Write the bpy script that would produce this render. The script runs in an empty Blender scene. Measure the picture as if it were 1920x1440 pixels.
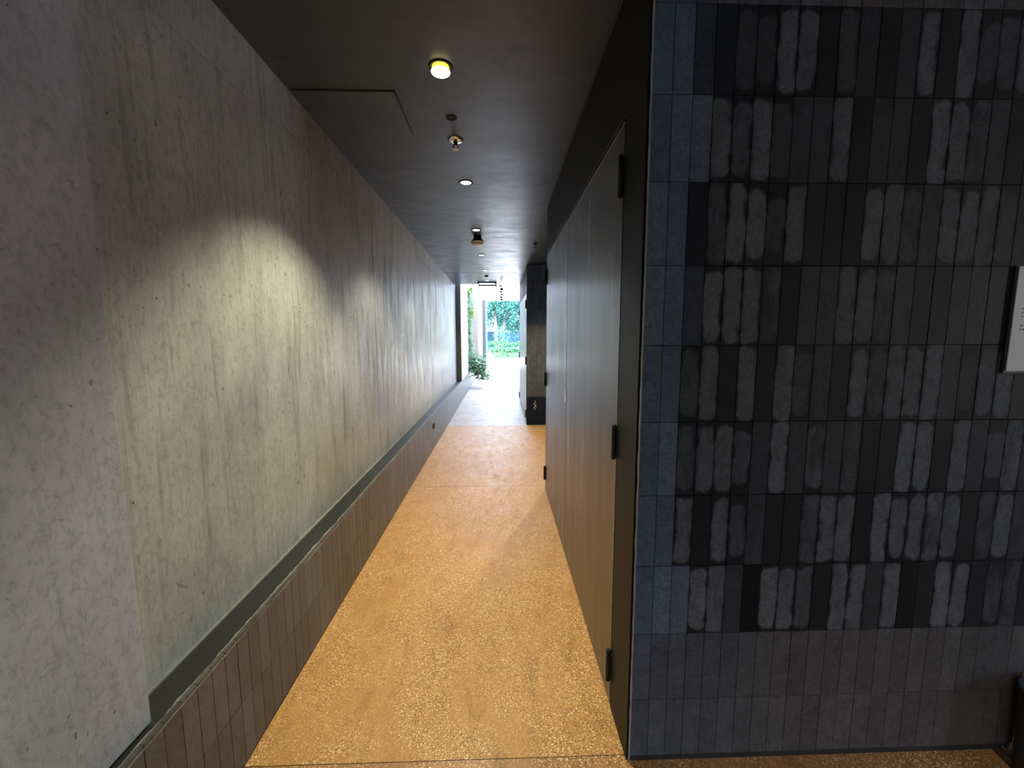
import bpy, bmesh, math, random
from mathutils import Vector, Matrix, noise
random.seed(7)
S = bpy.context.scene
COL = S.collection

# ------------------------------------------------------------------ camera
CAMH = 1.6196
cd = bpy.data.cameras.new('camera'); cam = bpy.data.objects.new('camera', cd); COL.objects.link(cam)
cd.sensor_width = 36.0; cd.lens = 766.631/1920*36; cd.clip_start = 0.02; cd.clip_end = 500
r = Vector((0.99956213, -0.02948998, -0.00242493)); u = Vector((0.00572104, 0.11220606, 0.99366849)); f = Vector((0.02903117, 0.99324727, -0.11232564))
m = Matrix(((r.x, u.x, -f.x, 0), (r.y, u.y, -f.y, 0), (r.z, u.z, -f.z, CAMH), (0, 0, 0, 1)))
cam.matrix_world = m
S.camera = cam

# ------------------------------------------------------------------ world, sun, exposure
W = bpy.data.worlds.new('sky'); S.world = W; W.use_nodes = True
nt = W.node_tree; nt.nodes.clear()
sky = nt.nodes.new('ShaderNodeTexSky'); sky.sky_type = 'NISHITA'; sky.sun_disc = False
sky.sun_elevation = math.radians(52); sky.sun_rotation = math.radians(180); sky.air_density = 1.0; sky.dust_density = 2.5
bg = nt.nodes.new('ShaderNodeBackground'); bg.inputs['Strength'].default_value = 7.5
wo = nt.nodes.new('ShaderNodeOutputWorld')
tint = nt.nodes.new('ShaderNodeMix'); tint.data_type = 'RGBA'; tint.inputs['Factor'].default_value = .55   # thin bright haze evens out the blue
nt.links.new(sky.outputs[0], tint.inputs[6]); tint.inputs[7].default_value = (.66, .70, .74, 1); nt.links.new(tint.outputs[2], bg.inputs[0]); nt.links.new(bg.outputs[0], wo.inputs[0])
sl = bpy.data.lights.new('sun', 'SUN'); sl.energy = 24.0; sl.angle = math.radians(0.6); sl.color = (1, .96, .9)
sun = bpy.data.objects.new('sun', sl); COL.objects.link(sun)
# sunlight comes from behind the building, high, slightly from the right
sd = Vector((-0.25, 0.60, -0.80)); sun.rotation_euler = sd.to_track_quat('-Z', 'Y').to_euler(); sun.location = (0, 0, 30)
S.view_settings.view_transform = 'Standard'; S.view_settings.look = 'None'
S.view_settings.exposure = 0.35; S.view_settings.gamma = 1.0; S.view_settings.use_curve_mapping = False
try:
    S.cycles.use_denoising = True
    S.cycles.max_bounces = 10; S.cycles.diffuse_bounces = 6; S.cycles.glossy_bounces = 5
    S.cycles.sample_clamp_indirect = 40
except Exception: pass

def portal(loc, rot, sx, sy):
    l = bpy.data.lights.new('daylight_portal', 'AREA'); l.shape = 'RECTANGLE'; l.size = sx; l.size_y = sy
    l.cycles.is_portal = True
    o = bpy.data.objects.new('daylight_portal', l); COL.objects.link(o); o.location = loc; o.rotation_euler = rot
portal((0.2, 15.1, 5.0), (0, 0, 0), 3.2, 9.8)                       # the open top of the court beyond the passage
portal((5.62, -2.05, 1.85), (0, math.radians(90), 0), 1.1, 1.2)      # unseen hall window, sized to set the daylight fill
# ------------------------------------------------------------------ dimensions (metres)
XL, XW, XP, XR = -0.979, -1.111, -1.018, 0.4765
D = 1.38; ZC = 2.926; ZL = 0.512; TW, TH = 0.066, 0.26534; X0 = 0.487
PI = math.pi
# ------------------------------------------------------------------ node helpers
def mat(name):
    m = bpy.data.materials.new(name); m.use_nodes = True
    b = m.node_tree.nodes['Principled BSDF']
    return m, m.node_tree, b
def N(nt, t, **k):
    n = nt.nodes.new(t)
    for a, v in k.items(): setattr(n, a, v)
    return n
def setin(n, **k):
    for a, v in k.items(): n.inputs[a.replace('_', ' ')].default_value = v
def simple(name, col, rough=0.5, metal=0.0, spec=0.5, emis=None, es=1.0):
    m, nt, b = mat(name)
    b.inputs['Base Color'].default_value = (*col, 1); b.inputs['Roughness'].default_value = rough
    b.inputs['Metallic'].default_value = metal; b.inputs['Specular IOR Level'].default_value = spec
    if emis:
        b.inputs['Emission Color'].default_value = (*emis, 1); b.inputs['Emission Strength'].default_value = es
    else:   # light procedural variation
        co = N(nt, 'ShaderNodeTexCoord'); n = N(nt, 'ShaderNodeTexNoise'); n.inputs['Scale'].default_value = 14; n.inputs['Detail'].default_value = 5
        nt.links.new(co.outputs['Object'], n.inputs['Vector'])
        mx = N(nt, 'ShaderNodeMix', data_type='RGBA'); nt.links.new(n.outputs['Fac'], mx.inputs['Factor'])
        mx.inputs[6].default_value = (*[c*.8 for c in col], 1); mx.inputs[7].default_value = (*[min(1, c*1.2) for c in col], 1)
        nt.links.new(mx.outputs[2], b.inputs['Base Color'])
    return m
def ramp(nt, fac, stops):
    r = N(nt, 'ShaderNodeValToRGB'); nt.links.new(fac, r.inputs[0])
    e = r.color_ramp.elements
    while len(e) < len(stops): e.new(0.5)
    for i, (p, c) in enumerate(stops):
        e[i].position = p; e[i].color = (*(c if hasattr(c, '__len__') else (c, c, c)), 1)
    return r.outputs[0]
def noiz(nt, vec, scale, detail=6, rough=.55, sc=(1, 1, 1), dist=0, off=(0, 0, 0)):
    mp = N(nt, 'ShaderNodeMapping'); mp.inputs['Scale'].default_value = sc; mp.inputs['Location'].default_value = off
    nt.links.new(vec, mp.inputs[0])
    n = N(nt, 'ShaderNodeTexNoise'); setin(n, Scale=scale, Detail=detail, Roughness=rough, Distortion=dist)
    nt.links.new(mp.outputs[0], n.inputs['Vector']); return n.outputs['Fac']
def mixc(nt, fac, a, b, mode='MIX'):
    x = N(nt, 'ShaderNodeMix', data_type='RGBA', blend_type=mode)
    if hasattr(fac, 'links') or not isinstance(fac, (int, float)): nt.links.new(fac, x.inputs['Factor'])
    else: x.inputs['Factor'].default_value = fac
    for i, v in ((6, a), (7, b)):
        if isinstance(v, tuple): x.inputs[i].default_value = (*v, 1)
        else: nt.links.new(v, x.inputs[i])
    return x.outputs[2]
def mth(nt, op, a, b=0.0, c=None):
    x = N(nt, 'ShaderNodeMath', operation=op)
    for i, v in enumerate((a, b) if c is None else (a, b, c)):
        if isinstance(v, (int, float)): x.inputs[i].default_value = v
        else: nt.links.new(v, x.inputs[i])
    return x.outputs[0]
def bump(nt, b, h, strength=.3, dist=.01):
    x = N(nt, 'ShaderNodeBump'); x.inputs['Strength'].default_value = strength; x.inputs['Distance'].default_value = dist
    nt.links.new(h, x.inputs['Height']); nt.links.new(x.outputs[0], b.inputs['Normal'])

def concrete(name, lo, hi, rough=(.38, .7), streak=1.0, pits=True):
    m, nt, b = mat(name); co = N(nt, 'ShaderNodeTexCoord').outputs['Object']
    big = noiz(nt, co, 1.1, 5, .6, dist=.4)
    mid = noiz(nt, co, 5, 8, .65, sc=(1, 1.0, .55), dist=.5)
    fine = noiz(nt, co, 48, 8, .75, sc=(1, 1, .7), dist=.6)
    worm = noiz(nt, co, 13, 9, .78, sc=(1, 1.3, .8), off=(1, 2, 3), dist=1.6)
    st = noiz(nt, co, 7, 8, .66, sc=(1, 3.4, .22), dist=.5)
    st2 = noiz(nt, co, 3, 9, .7, sc=(1, 2.2, .5), off=(3, 5, 1), dist=1.2)
    base = mixc(nt, ramp(nt, big, [(.3, 0), (.7, 1)]), tuple(lo), tuple(hi))
    c = mixc(nt, ramp(nt, mid, [(.35, .0), (.65, .5)]), base, tuple(x*1.25 for x in hi))
    c = mixc(nt, ramp(nt, st, [(.30, .55*streak), (.47, 0)]), c, tuple(x*.42 for x in lo))
    c = mixc(nt, ramp(nt, st2, [(.28, .4), (.40, 0)]), c, tuple(x*.5 for x in lo))
    c = mixc(nt, ramp(nt, fine, [(.30, .55), (.52, 0)]), c, tuple(x*.4 for x in lo))
    c = mixc(nt, ramp(nt, worm, [(.30, .75), (.40, 0)]), c, tuple(x*.38 for x in lo))
    c = mixc(nt, ramp(nt, worm, [(.60, 0), (.78, .35)]), c, tuple(min(1, x*1.4) for x in hi))
    h = mth(nt, 'ADD', fine, mth(nt, 'MULTIPLY', st, 2.0))
    if pits:
        wv = N(nt, 'ShaderNodeTexNoise'); setin(wv, Scale=35.0, Detail=3.0); nt.links.new(co, wv.inputs['Vector'])
        ws = N(nt, 'ShaderNodeVectorMath', operation='SCALE'); nt.links.new(wv.outputs['Color'], ws.inputs[0]); ws.inputs['Scale'].default_value = .035
        wa_ = N(nt, 'ShaderNodeVectorMath', operation='ADD'); nt.links.new(co, wa_.inputs[0]); nt.links.new(ws.outputs[0], wa_.inputs[1])
        mp = N(nt, 'ShaderNodeMapping'); mp.inputs['Scale'].default_value = (1, 1, .5); nt.links.new(wa_.outputs[0], mp.inputs[0])
        v = N(nt, 'ShaderNodeTexVoronoi'); v.inputs['Scale'].default_value = 30; nt.links.new(mp.outputs[0], v.inputs['Vector'])
        pm = noiz(nt, co, 3.0, 3, .5, off=(9, 2, 4))
        lim = mth(nt, 'MULTIPLY', mth(nt, 'SUBTRACT', pm, .40), .55)
        pit = mth(nt, 'LESS_THAN', v.outputs['Distance'], lim)
        c = mixc(nt, mth(nt, 'MULTIPLY', pit, .75), c, tuple(x*.22 for x in lo))
        h = mth(nt, 'SUBTRACT', h, mth(nt, 'MULTIPLY', pit, 1.2))
    nt.links.new(c, b.inputs['Base Color'])
    rr = N(nt, 'ShaderNodeMapRange'); nt.links.new(st, rr.inputs[0]); rr.inputs[1].default_value = .35; rr.inputs[2].default_value = .65
    rr.inputs[3].default_value = rough[1]; rr.inputs[4].default_value = rough[0]
    nt.links.new(rr.outputs[0], b.inputs['Roughness'])
    bump(nt, b, h, .35, .004)
    return m

def terrazzo(name, a, c2, chips=1.0, rough=.24):
    m, nt, b = mat(name); co = N(nt, 'ShaderNodeTexCoord').outputs['Object']
    n1 = noiz(nt, co, 1.6, 6, .6, dist=.5); n2 = noiz(nt, co, 7, 7, .65, sc=(1.6, .6, 1), dist=.8)
    base = mixc(nt, ramp(nt, n1, [(.35, 0), (.65, 1)]), a, c2)
    base = mixc(nt, ramp(nt, n2, [(.32, .55), (.48, 0)]), base, tuple(x*.55 for x in a))
    def chip(scale, off, thr, dens):
        mp = N(nt, 'ShaderNodeMapping'); mp.inputs['Location'].default_value = off; nt.links.new(co, mp.inputs[0])
        v = N(nt, 'ShaderNodeTexVoronoi'); v.inputs['Scale'].default_value = scale; v.inputs['Randomness'].default_value = 1
        nt.links.new(mp.outputs[0], v.inputs['Vector'])
        sep = N(nt, 'ShaderNodeSeparateColor'); nt.links.new(v.outputs['Color'], sep.inputs[0])
        near = mth(nt, 'LESS_THAN', v.outputs['Distance'], thr)
        pick = mth(nt, 'LESS_THAN', sep.outputs[0], dens)
        return mth(nt, 'MULTIPLY', near, pick), sep.outputs[1]
    patch = ramp(nt, noiz(nt, co, 2.6, 4, .6, off=(4, 4, 0), dist=.6), [(.38, .25), (.56, 1.0)])
    for sc, off, thr, dens, col in ((135, (0, 0, 0), .42, .5, (.90, .68, .38)), (175, (3, 1, 0), .42, .45, (.74, .42, .14)), (125, (7, 3, 0), .42, .45, (.13, .065, .02)), (80, (1, 8, 0), .30, .2, (.95, .82, .55))):
        k, rnd = chip(sc, off, thr, dens)
        base = mixc(nt, mth(nt, 'MULTIPLY', mth(nt, 'MULTIPLY', k, patch), .8*chips), base, col)
    nt.links.new(base, b.inputs['Base Color'])
    rr = N(nt, 'ShaderNodeMapRange'); nt.links.new(n2, rr.inputs[0]); rr.inputs[1].default_value = .3; rr.inputs[2].default_value = .7
    rr.inputs[3].default_value = rough*1.5; rr.inputs[4].default_value = rough
    nt.links.new(rr.outputs[0], b.inputs['Roughness'])
    bump(nt, b, mth(nt, 'ADD', n2, mth(nt, 'MULTIPLY', n1, 2)), .10, .01)
    return m

def tiles_mat(name, rough=.42, spec=.5):
    # tone: glaze colour of each tile (vertex colour); u,v 0..1 over each tile; worn matt patch in the middle of some tiles
    m, nt, b = mat(name); co = N(nt, 'ShaderNodeTexCoord').outputs['Object']
    at = N(nt, 'ShaderNodeAttribute', attribute_name='glaze'); pt = N(nt, 'ShaderNodeAttribute', attribute_name='patch')
    uv = N(nt, 'ShaderNodeUVMap', uv_map='tile'); sx = N(nt, 'ShaderNodeSeparateXYZ'); nt.links.new(uv.outputs[0], sx.inputs[0])
    wob = noiz(nt, co, 22, 5, .6, sc=(1, 1, .6)); wob2 = noiz(nt, co, 90, 4, .6)
    w = mth(nt, 'ADD', mth(nt, 'MULTIPLY', mth(nt, 'SUBTRACT', wob, .5), .055), mth(nt, 'MULTIPLY', mth(nt, 'SUBTRACT', wob2, .5), .008))
    ax = mth(nt, 'MULTIPLY', mth(nt, 'ABSOLUTE', mth(nt, 'SUBTRACT', sx.outputs[0], .5)), TW)
    ay = mth(nt, 'MULTIPLY', mth(nt, 'ABSOLUTE', mth(nt, 'SUBTRACT', sx.outputs[1], .5)), TH)
    # rounded-box distance of the patch, metres
    ps = N(nt, 'ShaderNodeSeparateColor'); nt.links.new(pt.outputs['Color'], ps.inputs[0])
    qx = mth(nt, 'MAXIMUM', mth(nt, 'SUBTRACT', ax, .0045), 0.0)
    qy = mth(nt, 'MAXIMUM', mth(nt, 'SUBTRACT', ay, mth(nt, 'MULTIPLY', ps.outputs[1], .098)), 0.0)
    d = mth(nt, 'SQRT', mth(nt, 'ADD', mth(nt, 'MULTIPLY', qx, qx), mth(nt, 'MULTIPLY', qy, qy)))
    d = mth(nt, 'ADD', d, w)
    mr = N(nt, 'ShaderNodeMapRange', interpolation_type='SMOOTHSTEP'); nt.links.new(d, mr.inputs[0])
    mr.inputs[1].default_value = .018; mr.inputs[2].default_value = .031; mr.inputs[3].default_value = 1; mr.inputs[4].default_value = 0
    k = mth(nt, 'MULTIPLY', mr.outputs[0], ps.outputs[0])
    blot = ramp(nt, noiz(nt, co, 9, 7, .7, sc=(1.4, 1, .5), dist=1), [(.34, .25), (.55, 1)])
    k = mth(nt, 'MULTIPLY', k, mixc(nt, ps.outputs[2], (1., 1., 1.), blot))
    c = mixc(nt, k, at.outputs['Color'], (.108, .117, .138))
    sp = ramp(nt, wob2, [(.3, .72), (.7, 1.22)])
    c = mixc(nt, 1.0, c, ramp(nt, noiz(nt, co, 16, 7, .7, dist=.8), [(.3, .72), (.7, 1.2)]), 'MULTIPLY')
    c = mixc(nt, 1.0, c, sp, 'MULTIPLY')
    nt.links.new(c, b.inputs['Base Color'])
    nt.links.new(mth(nt, 'ADD', mth(nt, 'MULTIPLY', k, .25), rough), b.inputs['Roughness'])
    b.inputs['Specular IOR Level'].default_value = spec
    bump(nt, b, wob2, .18, .002)
    return m

M = {}
M['conc'] = concrete('board_formed_concrete', (.275, .282, .275), (.445, .452, .43), rough=(.24, .55))
M['conc_near'] = concrete('smooth_concrete', (.31, .32, .36), (.45, .465, .51), rough=(.55, .8), streak=.35)
M['conc_far'] = concrete('pale_concrete', (.42, .41, .39), (.6, .59, .57), rough=(.5, .8), streak=.3, pits=False)
M['shade_joint'] = simple('shade_and_joint_brown', (.12, .105, .08), .6)  # brown for the pier's shaded end face, also the floor joints
M['floor'] = terrazzo('ochre_terrazzo', (.49, .235, .068), (.56, .29, .095), rough=.40)
M['floor_glare'] = terrazzo('glare_paled_terrazzo', (.36, .29, .23), (.42, .35, .29), chips=.4, rough=.34)  # exit glare on the far floor painted in as a paler base
M['floor2'] = terrazzo('reddish_terrazzo', (.36, .165, .06), (.44, .215, .085), rough=.3)
M['tile'] = tiles_mat('charcoal_glazed_brick', rough=.55, spec=.13)
M['tilep'] = tiles_mat('brown_grey_brick', rough=.38)
M['grout'] = simple('black_grout', (.012, .012, .014), .8)
M['edge'] = simple('pale_mortar_edge', (.24, .25, .27), .7)
M['chip'] = simple('chipped_brick_edge', (.26, .26, .245), .7)
M['ledge'] = simple('black_ledge_paint', (.022, .023, .021), .45)
M['black'] = simple('black_satin_paint', (.010, .012, .016), .55, spec=.25)
M['blackmat'] = simple('black_matt', (.010, .010, .011), .7)
M['hilite'] = simple('edge_highlight_metal', (.42, .43, .45), .35, 1.0)
M['chrome'] = simple('chrome', (.8, .8, .8), .12, 1.0)
M['white'] = simple('white_render', (.80, .79, .77), .8)
M['facade'] = simple('pale_render', (.42, .42, .41), .8)
M['paving'] = simple('white_paving', (.78, .77, .74), .8)
M['ivory'] = simple('ivory_plastic', (.55, .47, .38), .5)
M['whitep'] = simple('white_plastic', (.8, .8, .78), .4)
M['sign'] = simple('grey_white_board', (.46, .48, .53), .5)
M['ink'] = simple('dark_ink', (.05, .05, .06), .6)
M['bark'] = simple('pale_bark', (.085, .09, .08), .8)
M['soil'] = simple('soil', (.10, .085, .06), .9)
M['beige'] = simple('beige_render', (.20, .185, .17), .8)
M['frame'] = simple('grey_frame', (.06, .065, .075), .5)
M['wallblue'] = simple('blue_grey_wall', (.015, .075, .125), .8)
M['lamp'] = simple('lamp_lens', (1, 1, 1), emis=(1, .97, .88), es=3.2)
M['lampwarm'] = simple('warm_lens', (1, 1, 1), emis=(1, .96, .74), es=4.0)
M['amber'] = simple('amber_collar', (1, .8, .1), emis=(1, .78, .06), es=1.3)

def ceilmat():
    m, nt, b = mat('dark_painted_concrete'); co = N(nt, 'ShaderNodeTexCoord').outputs['Object']
    n1 = noiz(nt, co, 1.5, 7, .6, sc=(1, 1, 1), dist=.8); n2 = noiz(nt, co, 5, 8, .65, sc=(.7, 1.6, 1), dist=.6, off=(2, 7, 0)); n3 = noiz(nt, co, 80, 4, .6)
    c = mixc(nt, ramp(nt, n1, [(.3, 0), (.7, 1)]), (.036, .050, .072), (.060, .079, .110))
    c = mixc(nt, ramp(nt, n2, [(.3, .5), (.5, 0)]), c, (.025, .033, .048))
    nt.links.new(c, b.inputs['Base Color'])
    rr = N(nt, 'ShaderNodeMapRange'); nt.links.new(n2, rr.inputs[0]); rr.inputs[1].default_value = .3; rr.inputs[2].default_value = .7
    rr.inputs[3].default_value = .46; rr.inputs[4].default_value = .30
    nt.links.new(rr.outputs[0], b.inputs['Roughness'])
    bump(nt, b, mth(nt, 'ADD', mth(nt, 'MULTIPLY', n2, 1.0), mth(nt, 'MULTIPLY', n3, .12)), .12, .008)
    return m
M['ceil'] = ceilmat()
def doormat():
    m, nt, b = mat('black_lacquered_steel'); co = N(nt, 'ShaderNodeTexCoord').outputs['Object']
    n1 = noiz(nt, co, 4, 6, .6, sc=(1, 2.2, .25)); n3 = noiz(nt, co, 120, 3, .6)
    b.inputs['Base Color'].default_value = (.030, .029, .030, 1)
    rr = N(nt, 'ShaderNodeMapRange'); nt.links.new(n1, rr.inputs[0]); rr.inputs[1].default_value = .3; rr.inputs[2].default_value = .7
    rr.inputs[3].default_value = .36; rr.inputs[4].default_value = .26
    nt.links.new(rr.outputs[0], b.inputs['Roughness']); b.inputs['Specular IOR Level'].default_value = 1.0
    bump(nt, b, mth(nt, 'ADD', n1, mth(nt, 'MULTIPLY', n3, .05)), .06, .004)
    return m
M['door'] = doormat()
def leafmat(name, a, c2, trans=.25):
    m, nt, b = mat(name); oi = N(nt, 'ShaderNodeTexCoord').outputs['Object']
    n = noiz(nt, oi, 3.0, 4, .6)
    nt.links.new(mixc(nt, ramp(nt, n, [(.35, 0), (.65, 1)]), a, c2), b.inputs['Base Color'])
    b.inputs['Roughness'].default_value = .5
    tr = N(nt, 'ShaderNodeBsdfTranslucent'); tr.inputs[0].default_value = (*c2, 1)
    mx = N(nt, 'ShaderNodeMixShader'); mx.inputs[0].default_value = trans
    nt.links.new(b.outputs[0], mx.inputs[1]); nt.links.new(tr.outputs[0], mx.inputs[2])
    nt.links.new(mx.outputs[0], nt.nodes['Material Output'].inputs[0]); return m
M['leaf'] = leafmat('tree_leaf', (.012, .085, .080), (.05, .20, .185))
M['leaf2'] = leafmat('hedge_leaf', (.025, .10, .045), (.06, .19, .095))
M['leaf3'] = leafmat('shade_leaf', (.07, .15, .07), (.23, .36, .20))
M['lime'] = leafmat('lime_leaf', (.14, .24, .015), (.25, .36, .03))

# ------------------------------------------------------------------ mesh helpers
def obj(name, bm, material, parent=None, smooth=False):
    me = bpy.data.meshes.new(name); bmesh.ops.recalc_face_normals(bm, faces=bm.faces) if not smooth == 'raw' else None
    bm.to_mesh(me); bm.free()
    for mm in (material if isinstance(material, list) else [material]): me.materials.append(mm)
    if smooth:
        for p in me.polygons: p.use_smooth = True
    o = bpy.data.objects.new(name, me); COL.objects.link(o)
    if parent: o.parent = parent
    return o
def box(bm, x0, x1, y0, y1, z0, z1, bev=0.0):
    vs = [bm.verts.new((x, y, z)) for x in (x0, x1) for y in (y0, y1) for z in (z0, z1)]
    F = [(0, 1, 3, 2), (4, 6, 7, 5), (0, 4, 5, 1), (2, 3, 7, 6), (0, 2, 6, 4), (1, 5, 7, 3)]
    fs = [bm.faces.new([vs[i] for i in q]) for q in F]
    if bev:
        es = list({e for f_ in fs for e in f_.edges})
        bmesh.ops.recalc_face_normals(bm, faces=fs)
        bmesh.ops.bevel(bm, geom=es, offset=bev, segments=2, affect='EDGES', profile=.6)
    return fs
def lathe(bm, prof, cx=0, cy=0, seg=32, axis='Z', cz=0):
    rings = []
    for (rr, z) in prof:
        ring = []
        for i in range(seg):
            a = 2*PI*i/seg
            p = (cx+rr*math.cos(a), cy+rr*math.sin(a), cz+z) if axis == 'Z' else (cx+z, cy+rr*math.cos(a), cz+rr*math.sin(a))
            ring.append(bm.verts.new(p))
        rings.append(ring)
    for a, b in zip(rings, rings[1:]):
        for i in range(seg): bm.faces.new((a[i], a[(i+1) % seg], b[(i+1) % seg], b[i]))
    for ring in (rings[0], rings[-1]):
        try: bm.faces.new(ring)
        except Exception: pass
def tube(bm, pts, rad, seg=8):
    rings = []
    for i, p in enumerate(pts):
        p = Vector(p); a = Vector(pts[max(0, i-1)]); b = Vector(pts[min(len(pts)-1, i+1)])
        t = (b-a).normalized(); n = t.orthogonal().normalized() if i == 0 else (n - t*n.dot(t)).normalized()
        bi = t.cross(n); rr = rad[i] if hasattr(rad, '__len__') else rad
        rings.append([bm.verts.new(p + n*rr*math.cos(2*PI*k/seg) + bi*rr*math.sin(2*PI*k/seg)) for k in range(seg)])
    for a, b in zip(rings, rings[1:]):
        for k in range(seg): bm.faces.new((a[k], a[(k+1) % seg], b[(k+1) % seg], b[k]))
    bm.faces.new(rings[0]); bm.faces.new(rings[-1])
def B(): return bmesh.new()
def struct(o): o['kind'] = 'structure'; return o
def tag(o, label, cat, group=None, kind=None):
    o['label'] = label; o['category'] = cat
    if group: o['group'] = group
    if kind: o['kind'] = kind
    return o
def thing(name, loc, label, cat, group=None, rz=0):
    o = bpy.data.objects.new(name, None); COL.objects.link(o); o.location = loc; o.rotation_euler = (0, 0, rz); o.empty_display_size = .05
    return tag(o, label, cat, group)
def sbox(name, mt, *a, parent=None, bev=0.0, st=True):
    bm = B(); box(bm, *a, bev=bev); o = obj(name, bm, mt, parent)
    if st and not parent: struct(o)
    return o

# ------------------------------------------------------------------ tiled faces
def tile_face(name, origin, udir, vdir, ndir, cols, rows, style, mt, parent=None, gap=.0018, thick=.012, base=.0):
    """each tile a bevelled slab; style(i,j) -> (base colour, patch strength, patch length, blotch)"""
    bm = B(); uvl = bm.loops.layers.uv.new('tile'); gl = bm.loops.layers.float_color.new('glaze'); pl = bm.loops.layers.float_color.new('patch')
    U, V, Nn, O = Vector(udir), Vector(vdir), Vector(ndir), Vector(origin)
    for j in range(rows):
        for i in range(cols):
            col, ps, ln, bl = style(i, j)
            g2 = gap/2; b = .0009; jit = random.uniform(-.0006, .0006)
            z0 = base if j == 0 else 0
            o4 = [(i*TW+g2, j*TH+g2+z0), ((i+1)*TW-g2, j*TH+g2+z0), ((i+1)*TW-g2, (j+1)*TH-g2), (i*TW+g2, (j+1)*TH-g2)]
            i4 = [(o4[0][0]+b, o4[0][1]+b), (o4[1][0]-b, o4[1][1]+b), (o4[2][0]-b, o4[2][1]-b), (o4[3][0]+b, o4[3][1]-b)]
            back = [bm.verts.new(O+U*x+V*y-Nn*thick) for x, y in o4]
            mid = [bm.verts.new(O+U*x+V*y-Nn*(b-jit)) for x, y in o4]
            top = [bm.verts.new(O+U*x+V*y+Nn*jit) for x, y in i4]
            fs = [bm.faces.new(top)]
            for a_, c_ in ((back, mid), (mid, top)):
                for k in range(4): fs.append(bm.faces.new((a_[k], a_[(k+1) % 4], c_[(k+1) % 4], c_[k])))
            for f_ in fs:
                for lp in f_.loops:
                    d_ = lp.vert.co-O
                    lp[uvl].uv = (d_.dot(U)/TW-i, d_.dot(V)/TH-j); lp[gl] = (*col, 1); lp[pl] = (ps, ln, bl, 1)
    return obj(name, bm, mt, parent)

# tone map of the big wall, read row by row (top row first): U plain, m mid, d dark, k black, L light patch, l dim patch, s streaky
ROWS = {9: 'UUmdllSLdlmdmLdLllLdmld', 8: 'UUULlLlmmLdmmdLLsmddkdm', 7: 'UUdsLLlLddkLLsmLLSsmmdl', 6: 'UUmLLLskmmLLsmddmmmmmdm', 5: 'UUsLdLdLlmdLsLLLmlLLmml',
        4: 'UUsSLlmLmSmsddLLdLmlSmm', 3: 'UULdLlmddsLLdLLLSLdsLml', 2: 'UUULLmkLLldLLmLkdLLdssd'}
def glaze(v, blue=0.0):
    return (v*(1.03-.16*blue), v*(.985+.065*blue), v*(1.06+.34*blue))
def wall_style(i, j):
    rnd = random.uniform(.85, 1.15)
    bl = max(0, 1-i/9.0)  # bluish light on the left columns put into the tile colour
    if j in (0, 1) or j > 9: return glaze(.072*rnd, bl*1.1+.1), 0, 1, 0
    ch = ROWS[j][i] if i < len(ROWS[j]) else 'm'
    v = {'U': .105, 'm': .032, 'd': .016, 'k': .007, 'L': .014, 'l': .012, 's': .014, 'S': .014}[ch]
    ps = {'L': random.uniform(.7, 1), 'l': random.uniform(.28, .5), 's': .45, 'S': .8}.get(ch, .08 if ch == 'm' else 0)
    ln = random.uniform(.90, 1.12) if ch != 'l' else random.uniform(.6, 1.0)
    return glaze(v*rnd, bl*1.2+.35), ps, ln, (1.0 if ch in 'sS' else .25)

# ------------------------------------------------------------------ floors
sbox('floor', M['floor'], XL-.3, 4.0, 1.4125, 7.43, -.1, 0)
sbox('floor', M['floor_glare'], XL-.6, 4.0, 7.434, 20.9, -.1, 0)
sbox('floor', M['floor2'], XL-.2, 5.8, -4.6, 1.4095, -.1, 0)
j_ = B(); box(j_, XL-.2, 4.0, 1.4094, 1.4126, -.1, -.002); struct(obj('trim_1', j_, M['grout']))
for n_, (y, x0, x1) in enumerate(((4.345, XL, .7), (7.43, XL, .6))):
    struct(obj('trim_%d' % (2+n_), (lambda b_: (box(b_, x0, x1, y, y+.004, -.01, .0006), b_)[1])(B()), M['shade_joint']))
# ------------------------------------------------------------------ ceiling
bm = B()
for (y0, y1, dz) in ((-4.6, 4.634, 0), (4.634, 8.51, .0025), (8.51, 10.26, 0)): box(bm, -1.5, 5.8 if y0 < 0 else 2.6, y0, y1-.003, ZC+dz, ZC+.3)
struct(obj('ceiling', bm, M['ceil']))
# unseen block added over the passage, its height set to shade the court
sbox('wall_shade_block', M['white'], -6, 8, -4.6, 10.24, ZC+.31, 18)

# ------------------------------------------------------------------ left side
def panel_wall():
    bm = B()
    ys = [1.05, 2.265, 3.74, 5.215, 6.665, 8.15, 9.63, 10.5]
    for k, (a, b) in enumerate(zip(ys, ys[1:])):
        off = (.003, 0, .0012, -.001, .001, 0, .0012)[k]
        zt = 2.675 if k == 0 else 2.716
        for z0, z1, o2 in ((ZL-.05, zt, 0), (zt, ZC+.02, .0022 if k else -.001)):
            x = XW-off*0+off+o2-.003
            box(bm, XW-.25, x, a+.0016, b-.0016, z0+.0012, z1-.0012, bev=.0022)
    box(bm, XW-.24, XW-.007, 1.04, 10.5, ZL-.05, ZC+.02)
    return struct(obj('wall_left', bm, M['conc']))
panel_wall()
sbox('wall_near_left', M['conc_near'], -1.4, XP, -4.6, 1.101, ZL+.002, ZC+.02, bev=.003)
# far pier, its end face towards the passage painted brown for the shade
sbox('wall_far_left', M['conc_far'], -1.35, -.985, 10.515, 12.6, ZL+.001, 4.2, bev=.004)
sbox('trim_8', M['shade_joint'], -1.111, -.985, 10.49, 10.514, ZL+.001, 4.2)

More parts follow.
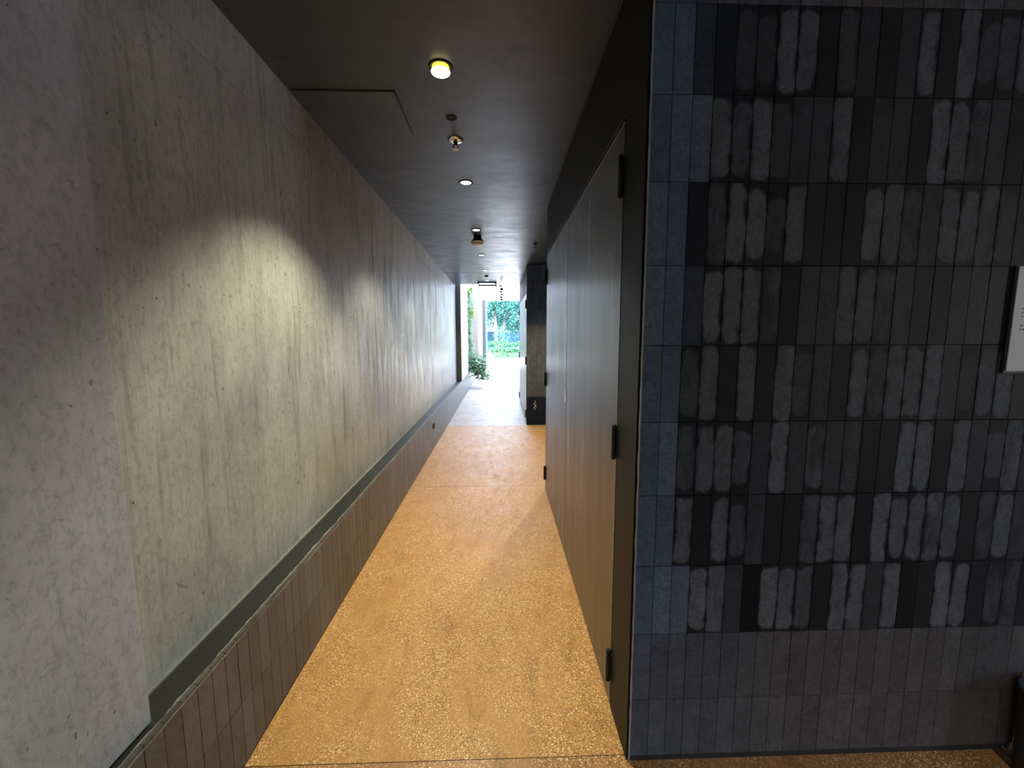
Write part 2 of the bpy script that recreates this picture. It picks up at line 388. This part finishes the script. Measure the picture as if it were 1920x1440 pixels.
# low brick plinth
def pl_style(i, j):
    v = random.choice((.075, .085, .10, .115, .09)); t = random.uniform(-.01, .01)
    return (v*1.0+t*.2, v*.97, v*1.03-t*.2), 0, 1, 0
pl_y0, pl_y1 = -1.5, 16.0
colsp = int((pl_y1-pl_y0)/TW)
ledge = B(); box(ledge, -1.36, XL-.013, pl_y0, pl_y1, 0, ZL-.004)
wp = struct(obj('wall_plinth', ledge, M['ledge']))
tile_face('brick_facing', (XL, pl_y0+.02, -.012), (0, 1, 0), (0, 0, 1), (1, 0, 0), colsp, 2, pl_style, M['tilep'], parent=wp, base=.02)
# chipped mortar arris along the top edge
bm = B(); n = int((pl_y1-pl_y0)/.01); prev = None
nz = lambda y, f_, k: noise.noise((y*f_, k, .3))
for i in range(n+1):
    y = pl_y0+i*.01; w = .011+.005*nz(y, 14, 0)+.004*nz(y, 60, 2)
    dip = max(0, nz(y, 26, 7)-.1)*.009; dr = .004*abs(nz(y, 50, 4))
    ring = [bm.verts.new(p) for p in ((XL+.0006, y, ZL-.010-.006*abs(nz(y, 30, 8))), (XL-.0008-dr, y, ZL-.002-dip), (XL-.006, y, ZL+.0008-dip*.6), (XL-.010-abs(w), y, ZL+.0010), (XL-.012-abs(w), y, ZL-.012))]
    if prev:
        for k in range(5): bm.faces.new((prev[k], prev[(k+1) % 5], ring[(k+1) % 5], ring[k]))
    prev = ring
obj('chipped_arris', bm, M['chip'], wp)
bm = B(); box(bm, XW-.003, XW+.006, 1.1, 10.5, ZL-.004, ZL+.004); obj('mortar_fillet', bm, M['chip'], wp)
bm = B(); box(bm, XL-.0125, XL-.004, pl_y0, pl_y1, .0, .014); obj('shadow_strip', bm, M['grout'], wp)  # black strip draws the shadow line at the plinth foot
# small black socket on the plinth
t = thing('wall_socket', (XL, 5.93, .334), 'small black outlet set in the brick plinth below the concrete wall', 'socket')
bm = B(); box(bm, 0, .010, -.045, .045, -.04, .04, bev=.003); obj('cover_plate', bm, M['blackmat'], t)
bm = B(); box(bm, .0101, .013, -.02, .02, -.018, .018, bev=.001); obj('face', bm, M['black'], t)

# ------------------------------------------------------------------ big tiled wall on the right
bm = B(); box(bm, X0+.001, 2.004, D+.008, D+.20, .0, ZC+.01); wt = struct(obj('wall_right', bm, M['grout']))
tile_face('glazed_bricks', (X0, D, 0), (1, 0, 0), (0, 0, 1), (0, -1, 0), 23, 11, wall_style, M['tile'], parent=wt, base=.030)
bm = B(); prev = None   # ragged mortar edge at the corner
for i in range(120):
    z = .01+i*(ZC-.02)/119; dx = .0018*noise.noise((z*14, 2, 1))+.001*noise.noise((z*60, 2, 1))
    ring = [bm.verts.new(p) for p in ((X0-.0046+dx, D-.001, z), (X0+.0004, D-.0012, z), (X0+.0004, D+.004, z), (X0-.0046+dx, D+.004, z))]
    if prev:
        for k in range(4): bm.faces.new((prev[k], prev[(k+1) % 4], ring[(k+1) % 4], ring[k]))
    prev = ring
obj('corner_edge', bm, M['edge'], wt)
# what lies right of the tiled wall
sbox('wall_recess', M['blackmat'], 2.005, 5.8, 1.75, 1.9, 0, ZC)
sbox('wall_back', M['conc_near'], -1.4, 5.8, -4.75, -4.6, 0, ZC)
bm = B(); box(bm, 5.6, 5.75, -4.6, -2.65, 0, ZC); box(bm, 5.6, 5.75, -1.45, 1.75, 0, ZC); box(bm, 5.6, 5.75, -2.65, -1.45, 0, 1.3); box(bm, 5.6, 5.75, -2.65, -1.45, 2.4, ZC)
struct(obj('wall_hall_right', bm, M['conc_near']))  # opening sized to set how much daylight reaches the hall

# ------------------------------------------------------------------ door wall
bm = B(); box(bm, XR+.045, 2.004, D+.21, 4.21, 0, ZC+.0); struct(obj('wall_doors', bm, M['blackmat']))
def frame_set(y0, y1, ya, yb, ym, x, names, labelpre):
    """y0..y1 whole panelled wall, ya..yb the pair of leaves, ym meeting line, x face plane"""
    fr = B()
    box(fr, x, x+.044, y0, ya-.004, .0, 2.447)                     # jamb
    box(fr, x, x+.044, yb+.004, y1, .0, 2.447)
    box(fr, x+.002, x+.044, y0, y1, 2.450, ZC-.012)                # panel over the doors
    o = struct(obj('trim_%d' % names[0], fr, M['black']))
    hl = B(); box(hl, x-.0012, x+.010, ya-.002, yb, 2.4455, 2.4495); box(hl, x+.001, x+.012, y0+.2, y1, ZC-.022, ZC-.018)  # grey strips draw the bright edge highlights over the doors
    obj('frame_highlight', hl, M['hilite'], o)
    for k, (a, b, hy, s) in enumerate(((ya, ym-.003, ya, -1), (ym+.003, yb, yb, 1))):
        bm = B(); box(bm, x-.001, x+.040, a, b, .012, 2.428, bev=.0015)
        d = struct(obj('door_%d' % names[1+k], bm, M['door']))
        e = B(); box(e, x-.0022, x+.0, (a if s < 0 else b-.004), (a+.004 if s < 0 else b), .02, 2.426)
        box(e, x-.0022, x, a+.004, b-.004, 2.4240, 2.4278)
        obj('edge_highlight', e, M['hilite'], d)  # pale strips draw the light lines and highlights along the leaf edges
        for z0, z1 in ((2.155, 2.305), (1.125, 1.265), (.125, .27)):
            h = B(); yy = hy
            box(h, x-.004, x-.0012, yy-.020, yy+.020, z0+.01, z1-.01, bev=.001)
            lathe(h, [(.001, z0-.006), (.007, z0-.002), (.0095, z0), (.0095, (z0+z1)/2-.002), (.008, (z0+z1)/2), (.0095, (z0+z1)/2+.002), (.0095, z1), (.007, z1+.002), (.001, z1+.006)], cx=x-.0125, cy=yy, seg=14)
            obj('hinge', h, M['blackmat'], d)
    return d
frame_set(1.392, 4.21, 1.625, 4.19, 2.906, XR, (4, 1, 2), '')
# flush pull on the meeting edge
dd = [o for o in bpy.data.objects if o.name == 'door_2'][0]
bm = B(); box(bm, XR-.006, XR-.0015, 2.914, 2.934, 1.155, 1.198, bev=.001); box(bm, XR-.006, XR-.0015, 2.914, 2.934, 1.203, 1.25, bev=.001)
obj('latch_plate', bm, M['chrome'], dd)
# ------------------------------------------------------------------ alcove and far right wall
sbox('wall_alcove', M['white'], 2.0, 2.15, 4.2, 7.6, 0, ZC)
bm = B(); box(bm, .495, 2.0, 7.495, 7.56, 0, ZC); wa = struct(obj('wall_far_right', bm, M['grout']))
def alc_style(i, j):
    r_ = random.uniform(.85, 1.15)
    if j < 2: return (.013*r_, .018*r_, .032*r_), 0, 1, 0
    if j < 7: return tuple(c*r_ for c in (.105, .110, .118)), 0, 1, 0
    return (.05*r_, .078*r_, .15*r_), 0, 1, 0
tile_face('glazed_bricks', (.491, 7.486, 0), (1, 0, 0), (0, 0, 1), (0, -1, 0), 22, 11, alc_style, M['tile'], parent=wa, base=.02)
bm = B(); pts = [(.64+.018*math.sin(k*.9)+.004*math.sin(k*2.3), 7.483, .455-k*.0105) for k in range(18)]; tube(bm, pts, .0035, 5); pts = [(.655+.014*math.cos(k*1.1), 7.483, .40-k*.008) for k in range(10)]; tube(bm, pts, .003, 5)
obj('chalk_scribble', bm, M['whitep'], wa)
bm = B(); box(bm, .535, 2.0, 7.57, 10.25, 0, ZC); struct(obj('wall_side_right', bm, M['blackmat']))
frame_set(7.50, 10.25, 7.60, 10.15, 8.875, .4905, (5, 3, 4), '')

# ------------------------------------------------------------------ ceiling fittings
hb = B(); box(hb, -.532, .0, -.235, .235, -.006, .004, bev=.001)
ht = thing('ceiling_hatch', (-.557, 2.59, ZC), 'dark square access hatch in the ceiling beside the concrete wall', 'hatch')
obj('hatch_panel', hb, M['ceil'], ht)
fb = B()
box(fb, -.54, .006, -.243, -.236, -.003, .003); box(fb, .0005, .006, -.236, .243, -.003, .003); obj('hatch_gap', fb, M['blackmat'], ht)

DL_G = 'recessed downlights along the passage ceiling'
def downlight(y, label, first=False, x=-.28):
    t = thing('downlight', (x, y, ZC), label, 'ceiling light', DL_G if x == -.28 else None)
    b1 = B(); lathe(b1, [(.0465, -.0005), (.0465, -.005), (.052, -.006), (.058, -.004), (.0585, .001), (.050, .002)], seg=40)
    obj('trim_ring', b1, M['blackmat'] if not first else M['black'], t, smooth=True)
    if first:
        b2 = B(); lathe(b2, [(.040, .0), (.042, -.010), (.044, -.022)], seg=40); o = obj('lamp_collar', b2, M['amber'], t, smooth=True)
        b3 = B(); lathe(b3, [(.0445, -.022), (.046, -.024), (.045, -.027), (.02, -.029), (.001, -.0295)], seg=40); obj('lens', b3, M['lampwarm'], t, smooth=True)
    else:
        b3 = B(); lathe(b3, [(.0465, -.001), (.045, -.0035), (.001, -.0035)], seg=36); obj('lens', b3, M['lamp'], t, smooth=True)
    return t
spots = [(2.151, 'nearest ceiling downlight, with a glowing yellow collar', 29, (1, .94, .62)), (3.636, 'second downlight from the front, between sprinkler and smoke detector', 12, (1, .9, .68)),
         (5.166, 'third downlight from the front, just in front of the smoke detector', 8, (1, .9, .7)), (6.682, 'fourth downlight from the front, just behind the smoke detector', 8, (1, .9, .7)),
         (8.179, 'fifth downlight from the front, well behind the smoke detector', 8, (1, .9, .7)), (9.60, 'farthest downlight, right in front of the exit sign', 8, (1, .9, .7))]
for k, (y, lab, pw, colr) in enumerate(spots):
    downlight(y, lab, first=(k == 0))
    l = bpy.data.lights.new('downlight_beam', 'SPOT'); l.energy = pw*6; l.color = colr; l.spot_size = math.radians(97); l.spot_blend = .5; l.shadow_soft_size = .03
    o = bpy.data.objects.new('downlight_beam', l); COL.objects.link(o); o.location = (-.28, y, ZC-.036)
    o.rotation_euler = (0, math.radians(3), 0)

downlight(5.9, 'downlight over the floor of the alcove behind the black double doors', x=1.15)
l = bpy.data.lights.new('downlight_beam', 'SPOT'); l.energy = 130; l.color = (1, .9, .68); l.spot_size = math.radians(125); l.spot_blend = .4; l.shadow_soft_size = .03
o = bpy.data.objects.new('downlight_beam', l); COL.objects.link(o); o.location = (1.15, 5.9, ZC-.036)

downlight(-.9, 'downlight in the hall ceiling, out in front of the tiled wall', x=1.35)
l = bpy.data.lights.new('downlight_beam', 'SPOT'); l.energy = 85; l.color = (1, .94, .84); l.spot_size = math.radians(104); l.spot_blend = .6; l.shadow_soft_size = .03
o = bpy.data.objects.new('downlight_beam', l); COL.objects.link(o); o.location = (1.35, -.9, ZC-.036)

def sprinkler(x, y, label, rose=.053):
    t = thing('fire_sprinkler', (x, y, ZC), label, 'sprinkler')
    b = B(); lathe(b, [(rose, .0), (rose*.98, -.004), (rose*.8, -.010), (rose*.45, -.016), (.018, -.016), (.016, -.006)], seg=32); obj('escutcheon', b, M['chrome'] if rose > .04 else M['black'], t, smooth=True)
    b = B(); lathe(b, [(.011, -.006), (.011, -.028), (.008, -.034), (.003, -.036)], seg=16)
    for s in (-1, 1): tube(b, [(s*.008, 0, -.028), (s*.015, 0, -.038), (s*.013, 0, -.050), (0, 0, -.058)], .0028, 6)
    obj('frame', b, M['black'], t)
    b = B(); lathe(b, [(.004, -.056), (.018, -.060), (.021, -.063), (.004, -.0615)], seg=20); obj('deflector', b, M['whitep'] if rose > .04 else M['black'], t)
sprinkler(-.287, 2.886, 'chrome fire sprinkler with domed rose behind the nearest downlight')
sprinkler(.502, 5.86, 'small dark fire sprinkler on the ceiling near the alcove', rose=.03)
t = thing('ceiling_plug', (-.282, 2.611, ZC), 'black round plug in the ceiling in front of the chrome sprinkler', 'ceiling plug')
b = B(); lathe(b, [(.034, .0), (.033, -.004), (.026, -.005), (.024, .001)], seg=28); obj('rim', b, M['grout'], t)
b = B(); lathe(b, [(.0235, .001), (.022, -.002), (.001, -.002)], seg=28); obj('cap', b, M['blackmat'], t)
t = thing('ceiling_plug', (-.277, 8.868, ZC), 'tiny dark ceiling fitting just in front of the farthest downlight', 'ceiling plug')
b = B(); lathe(b, [(.045, .0), (.04, -.02), (.02, -.03), (.001, -.03)], seg=20); obj('cap', b, M['blackmat'], t)
t = thing('smoke_detector', (-.283, 5.50, ZC), 'beige domed smoke detector hanging on a dark base', 'smoke detector')
b = B(); lathe(b, [(.05, 0), (.055, -.03), (.078, -.055), (.088, -.066)], seg=36); obj('base', b, M['blackmat'], t, smooth=True)
b = B(); lathe(b, [(.088, -.066), (.090, -.074), (.080, -.082)], seg=36); obj('rim', b, M['whitep'], t, smooth=True)
b = B(); lathe(b, [(.080, -.082), (.066, -.098), (.04, -.108), (.001, -.110)], seg=36); obj('dome', b, M['ivory'], t, smooth=True)

# exit sign, seen from behind: clear acrylic with SALIDA lettering reading from the other side
t = thing('exit_sign', (-.285, 9.90, ZC), 'hanging clear exit sign whose lettering reads reversed from here', 'sign')
b = B()
for (xa, xb, ya, yb, za, zb) in ((-.235, .195, -.05, -.02, -.022, 0), (-.235, -.205, -.05, .10, -.03, -.004), (.165, .215, -.05, .10, -.03, -.004), (-.215, .215, .09, .115, -.075, -.04), (-.215, -.195, .09, .115, -.115, -.02), (.195, .215, .09, .115, -.115, -.02)):
    box(b, xa, xb, ya, yb, za, zb, bev=.002)
obj('housing', b, M['frame'], t)
b = B(); box(b, -.195, .165, -.02, .085, -.03, -.008); obj('diffuser', b, simple('sign_tube', (1, 1, 1), emis=(1, 1, 1), es=1.5), t)
gm, gnt, gb = mat('clear_acrylic'); gb.inputs['Base Color'].default_value = (.95, 1, .97, 1); gb.inputs['Roughness'].default_value = .03
gtr = N(gnt, 'ShaderNodeBsdfTransparent'); gtr.inputs[0].default_value = (.97, 1, .985, 1); gmx = N(gnt, 'ShaderNodeMixShader'); gmx.inputs[0].default_value = .08
gnt.links.new(gtr.outputs[0], gmx.inputs[1]); gnt.links.new(gb.outputs[0], gmx.inputs[2]); gnt.links.new(gmx.outputs[0], gnt.nodes['Material Output'].inputs[0])
b = B(); box(b, -.205, .205, .100, .106, -.27, -.076); pane = obj('acrylic_panel', b, gm, t)
cu = bpy.data.curves.new('letters', 'FONT'); cu.body = 'SALIDA'; cu.size = .105; cu.extrude = .001; cu.align_x = 'CENTER'; cu.align_y = 'CENTER'; cu.space_character = 1.12
tmp = bpy.data.objects.new('tmp', cu); COL.objects.link(tmp)
me = bpy.data.meshes.new_from_object(tmp.evaluated_get(bpy.context.evaluated_depsgraph_get())); bpy.data.objects.remove(tmp)
me.transform(Matrix.Translation((0, .109, -.178)) @ Matrix.Rotation(PI, 4, 'Z') @ Matrix.Rotation(PI/2, 4, 'X'))
me.materials.clear(); me.materials.append(simple('sign_green_grey', (.38, .46, .42), .5))
lo = bpy.data.objects.new('lettering', me); COL.objects.link(lo); lo.parent = pane

# string of dark pieces at the end of the ceiling
t = thing('hanging_mobile', (.043, 10.05, ZC), 'string of dark ragged pieces hanging at the end of the ceiling', 'hanging ornament')
b = B(); tube(b, [(0, 0, 0), (.003, 0, -.2), (-.002, 0, -.46)], .0035, 6); obj('string', b, M['blackmat'], t)
for k, (dx, z, w, h) in enumerate(((-.02, -.065, .10, .035), (.01, -.14, .085, .07), (-.012, -.20, .08, .05), (.012, -.27, .06, .06), (-.005, -.33, .085, .04), (.006, -.385, .07, .05))):
    b = B(); c = [(math.cos(a)*w*.5*random.uniform(.7, 1.1), math.sin(a)*h*.5*random.uniform(.7, 1.1)) for a in [2*PI*q/9 for q in range(9)]]
    lo_ = [b.verts.new((dx+x, .008*math.sin(3*x/w), z+y)) for x, y in c]; hi_ = [b.verts.new((dx+x*.9, -.014+.008*math.sin(3*x/w), z+y*.9)) for x, y in c]
    b.faces.new(lo_); b.faces.new(hi_)
    for q in range(9): b.faces.new((lo_[q], lo_[(q+1) % 9], hi_[(q+1) % 9], hi_[q]))
    obj('ornament_piece', b, M['blackmat'], t)

# ------------------------------------------------------------------ notice board on the tiled wall
t = thing('notice_board', (1.753, D, 1.501), 'pale grey notice board with small dark text on the black tiles', 'sign')
b = B(); box(b, -.004, .262, -.012, -.001, -.008, .356, bev=.001); obj('backing', b, simple('navy_backing', (.010, .012, .022), .5), t)
b = B(); box(b, .002, .26, -.0165, -.0125, .0, .354, bev=.0006); obj('panel', b, M['sign'], t)
b = B()
for k, (x, z, w) in enumerate(((.045, .228, 9), (.030, .214, 14), (.029, .200, 14), (.030, .187, 14), (.043, .170, 11), (.030, .156, 14), (.028, .143, 2))):
    xx = x
    for q in range(w):
        ww = random.uniform(.006, .014)
        if xx+ww > .245: break
        for s in range(int(ww/.002)):
            h_ = random.choice((.0032, .0032, .0046)); box(b, xx+s*.002, xx+s*.002+.0013, -.0172, -.0166, z-.0023, z-.0023+h_)
        box(b, xx, xx+ww, -.0171, -.0166, z-.0008, z+.0004)
        xx += ww+.003
obj('text_lines', b, M['ink'], t)

# small black bin just past the end of the tiled wall, and a scrap on the floor
t = thing('waste_bin', (1.998, 1.262, 0), 'low black round bin in front of the right end of the tiled wall', 'bin')
b = B(); lathe(b, [(.001, .0), (.088, .0), (.090, .01), (.100, .325), (.095, .325), (.084, .015), (.001, .012)], seg=36); obj('body', b, M['ledge'], t, smooth=True)
b = B(); lathe(b, [(.095, .321), (.102, .325), (.104, .333), (.100, .341), (.093, .335)], seg=36); obj('rim', b, M['frame'], t, smooth=True)
b = B(); tube(b, [(0, 0, .0025), (-.008, .005, .011), (-.019, .010, .024)], .0018, 6)
o = obj('straw_scrap', b, M['ivory'], None); o.location = (1.978, 1.366, 0); tag(o, 'tiny pale scrap leaning at the foot of the tiled wall', 'litter')

# ------------------------------------------------------------------ court beyond the passage
bm = B(); vs = [bm.verts.new(p) for p in ((-6, 21.3, .004), (-.55, 20.7, .004), (1.05, 18.4, .004), (9, 18.0, .004), (9, 33.5, .004), (-6, 33.5, .004))]  # slanted near edge draws the line between sun and shade on the floor
lo_ = [bm.verts.new((v.co.x, v.co.y, -.1)) for v in vs]
bm.faces.new(vs); bm.faces.new(lo_)
for k in range(6): bm.faces.new((vs[k], vs[(k+1) % 6], lo_[(k+1) % 6], lo_[k]))


struct(obj('floor', bm, M['paving']))
sbox('floor', M['soil'], -30, 30, 33.0, 70, -.15, -.02)
sbox('floor', M['paving'], 5.8, 30, -30, 20, -.12, -.01)
bm = B(); box(bm, -1.6, -1.35, 12.6, 20, 0, 5.0); struct(obj('wall_court_left', bm, M['white']))
bm = B(); box(bm, 1.8, 2.0, 10.26, 20, 0, 5.0); struct(obj('wall_court_right', bm, M['white']))
bm = B(); box(bm, -6, -.83, 20, 20.4, 0, 5.4); box(bm, -.83, 1.6, 20, 20.4, 3.42, 5.4); box(bm, 1.6, 6, 20, 20.4, 0, 5.4); struct(obj('wall_court_back', bm, M['facade']))
sbox('wall_pier', M['beige'], -1.35, -.93, 17.7, 18.1, 0, 3.55)
bm = B(); box(bm, -.83, -.69, 19.9, 20.45, 0, 3.42); struct(obj('trim_6', bm, M['frame']))
bm = B(); box(bm, -.69, -.61, 20.0, 20.3, 0, 3.42); struct(obj('trim_7', bm, simple('pale_blue_jamb', (.2, .3, .4), .3)))
# pale tapered bollard added for a bright patch of floor in the opening
t = thing('cone', (-.47, 19.2, 0), 'pale tapered shape on the floor beside the court opening', 'cone')
b = B(); lathe(b, [(.001, 0), (.24, 0), (.23, .05), (.16, .45), (.10, .8), (.04, 1.05), (.001, 1.08)], seg=24); obj('body', b, M['white'], t, smooth=True)
b = B(); lathe(b, [(.25, 0), (.25, .05), (.24, .06)], seg=24); obj('foot', b, M['conc_far'], t)

# ------------------------------------------------------------------ planting
def leaf(bm, p, d, up, L, Wd, bend=.25):
    d = d.normalized(); s = d.cross(up)
    if s.length < .01: s = d.orthogonal()
    s.normalize(); nn = s.cross(d)
    ps = [p, p+d*L*.35+s*Wd*.5-nn*L*.02, p+d*L*.35-s*Wd*.5-nn*L*.02, p+d*L*.75+s*Wd*.33-nn*L*bend*.5, p+d*L*.75-s*Wd*.33-nn*L*bend*.5, p+d*L-nn*L*bend]
    mid = p+d*L*.5+nn*L*.03
    v = [bm.verts.new(x) for x in ps]; c = bm.verts.new(mid)
    for a, b_ in ((0, 1), (1, 3), (3, 5), (5, 4), (4, 2), (2, 0)): bm.faces.new((v[a], v[b_], c))
def rv(s=1.0): return Vector((random.gauss(0, 1), random.gauss(0, 1), random.gauss(0, 1))).normalized()*s
# leafy bush spilling over the end of the plinth
t = thing('leafy_bush', (-.85, 13.3, ZL), 'big leafy bush spilling over the end of the brick plinth', 'plant')
b = B()
for k in range(430):
    a = random.uniform(0, 2*PI); rr = random.random()**.5
    p = Vector((-.84+.34*rr*math.cos(a), 13.4+.45*rr*math.sin(a), .50+.75*random.random()*(1-.45*rr)))
    if k % 3 == 0: p = Vector((-.62+random.gauss(0, .12), 13.2+random.gauss(0, .2), .32+abs(random.gauss(0, .28))))
    if p.x < XL+.05 and p.z < ZL+.22: continue
    out = Vector((p.x+.95, p.y-13.5-.5, .25)) + rv(.5); leaf(b, p-Vector(t.location), out, Vector((0, 0, 1)), random.uniform(.12, .2), random.uniform(.07, .11), .4)
obj('leaves', b, M['leaf3'], t, smooth='raw')
b = B()
for k in range(9):
    a = random.uniform(0, 2*PI); tube(b, [(random.gauss(0, .05), random.gauss(0, .05), 0), (.15*math.cos(a), .15*math.sin(a), .3), (.28*math.cos(a), .3*math.sin(a), .55)], [.012, .009, .004], 5)
obj('stems', b, M['bark'], t)
# climber on the court wall
t = thing('climbing_plant', (-1.05, 13.9, ZL), 'climbing plant growing up the court wall above the leafy bush', 'plant')
b = B()
for k in range(900):
    z = random.uniform(.2, 2.75); w = .10+.06*math.sin(z*3)
    p = Vector((random.gauss(0.03, w*.55), random.gauss(0, .10), z)); leaf(b, p, rv()+Vector((.3, -.8, -.3)), Vector((0, 0, 1)), random.uniform(.05, .10), random.uniform(.03, .06), .3)
obj('foliage', b, M['leaf3'], t, smooth='raw')
for (cx, cz, n_, sp) in ((.0, 2.62, 60, .085), (.16, 1.9, 60, .075), (.12, 2.74, 26, .045)):
    b = B()
    for k in range(n_): leaf(b, Vector((cx+random.gauss(0, sp*.6), -.08+random.gauss(0, .04), cz+random.gauss(0, sp))), rv()+Vector((0, -.6, -.2)), Vector((0, 0, 1)), random.uniform(.06, .11), random.uniform(.035, .06), .3)
    o = obj('young_shoot', b, M['lime'], t, smooth='raw'); o['label'] = 'lime green young leaves'
b = B(); tube(b, [(0, 0, 0), (.04, 0, .9), (-.03, .02, 1.8), (.02, 0, 2.7)], [.02, .016, .012, .006], 6); obj('stem', b, M['bark'], t)

def hedge(name, x0, x1, y0, y1, z0, z1, n, mt, label):
    b = B()
    for k in range(n):
        p = Vector((random.uniform(x0, x1), random.uniform(y0, y1), 0)); top = z1*(.82+.18*noise.noise((p.x*1.3, p.y, 3))+.06*random.random())
        p.z = random.choice((top, random.uniform(z0, top)))
        leaf(b, p, rv()+Vector((0, -.5, .5)), Vector((0, 0, 1)), random.uniform(.14, .24), random.uniform(.07, .12), .3)
    o = obj('leaves', b, mt, None, smooth='raw')
    t = thing(name, ((x0+x1)/2, (y0+y1)/2, 0), label, 'hedge'); o.parent = t; o.matrix_parent_inverse = Matrix.Translation(t.location).inverted()
    s = B(); box(s, x0+.1-t.location.x, x1-.1-t.location.x, y0+.15-t.location.y, y1-.1-t.location.y, -.02, z1*.55, bev=.1); obj('inner_growth', s, simple('hedge_core', (.03, .09, .04), .9), t)
hedge('low_hedge', -4.2, 4.5, 33.6, 35.0, 0, .80, 5200, M['leaf2'], 'bright green low hedge along the white paving')
hedge('planting_bed', -4.6, 5.0, 36.0, 38.5, 0, 1.35, 5200, M['leaf2'], 'taller leafy planting behind the low hedge')
sbox('wall_garden', M['wallblue'], -12, 14, 45.4, 45.7, 0, 2.3)

def tree(x, y, lean, h, rad, n, label, trunkr=.16, mt='leaf', cz=None, fork=False):
    t = thing('tree', (x, y, 0), label, 'tree', 'trees beyond the paved court')
    b = B(); top = Vector((lean, 0, h))
    tube(b, [(0, 0, -.05), (lean*.25, 0, h*.25), (lean*.55, .05, h*.55), tuple(top)], [trunkr*1.25, trunkr, trunkr*.85, trunkr*.5], 9)
    for q in range(5):
        a = random.uniform(0, 2*PI); s = Vector((lean*.6, 0, h*(.55+.08*q))); tube(b, [tuple(s), tuple(s+Vector((math.cos(a)*.8, math.sin(a)*.8, .7))), tuple(s+Vector((math.cos(a)*1.6, math.sin(a)*1.6, 1.0)))], [trunkr*.4, trunkr*.28, .03], 6)
    obj('trunk', b, M['bark'], t)
    b = B(); c0 = cz if cz else h
    cl = [Vector((lean+random.gauss(0, rad*.55), random.gauss(0, rad*.45), c0+random.gauss(0, rad*.6))) for _ in range(26)]
    for k in range(n):
        c = random.choice(cl); leaf(b, c+rv(random.random()**.4*rad*.36), rv()+Vector((0, -.3, -.2)), Vector((0, 0, 1)), random.uniform(.14, .26), random.uniform(.08, .14), .3)
    obj('crown', b, M[mt], t, smooth='raw')
tree(-.25, 40.0, -.30, 5.4, 2.2, 5200, 'pale-trunked tree leaning left, nearest in the court opening', .20, cz=5.2)
tree(.05, 40.2, .75, 5.8, 2.3, 5200, 'pale-trunked tree leaning right, beside the left-leaning one', .19, cz=5.5)
tree(2.9, 41.8, .1, 4.6, 2.6, 5500, 'broad tree at the right edge of the court opening', .2, cz=3.9)
tree(-3.1, 41.8, .1, 4.6, 2.6, 5500, 'broad tree at the left edge of the court opening', .2, cz=3.9)
tree(.6, 51, .1, 5.5, 3.2, 14000, 'dense tree behind the garden wall, between the pale trunks', .2, cz=4.6)
tree(-3.6, 51.8, .1, 6, 3.4, 9000, 'tall tree behind the garden wall, left side', .25, cz=6)
tree(4.9, 51.8, .1, 6, 3.4, 9000, 'tall tree behind the garden wall, right side', .25, cz=6)
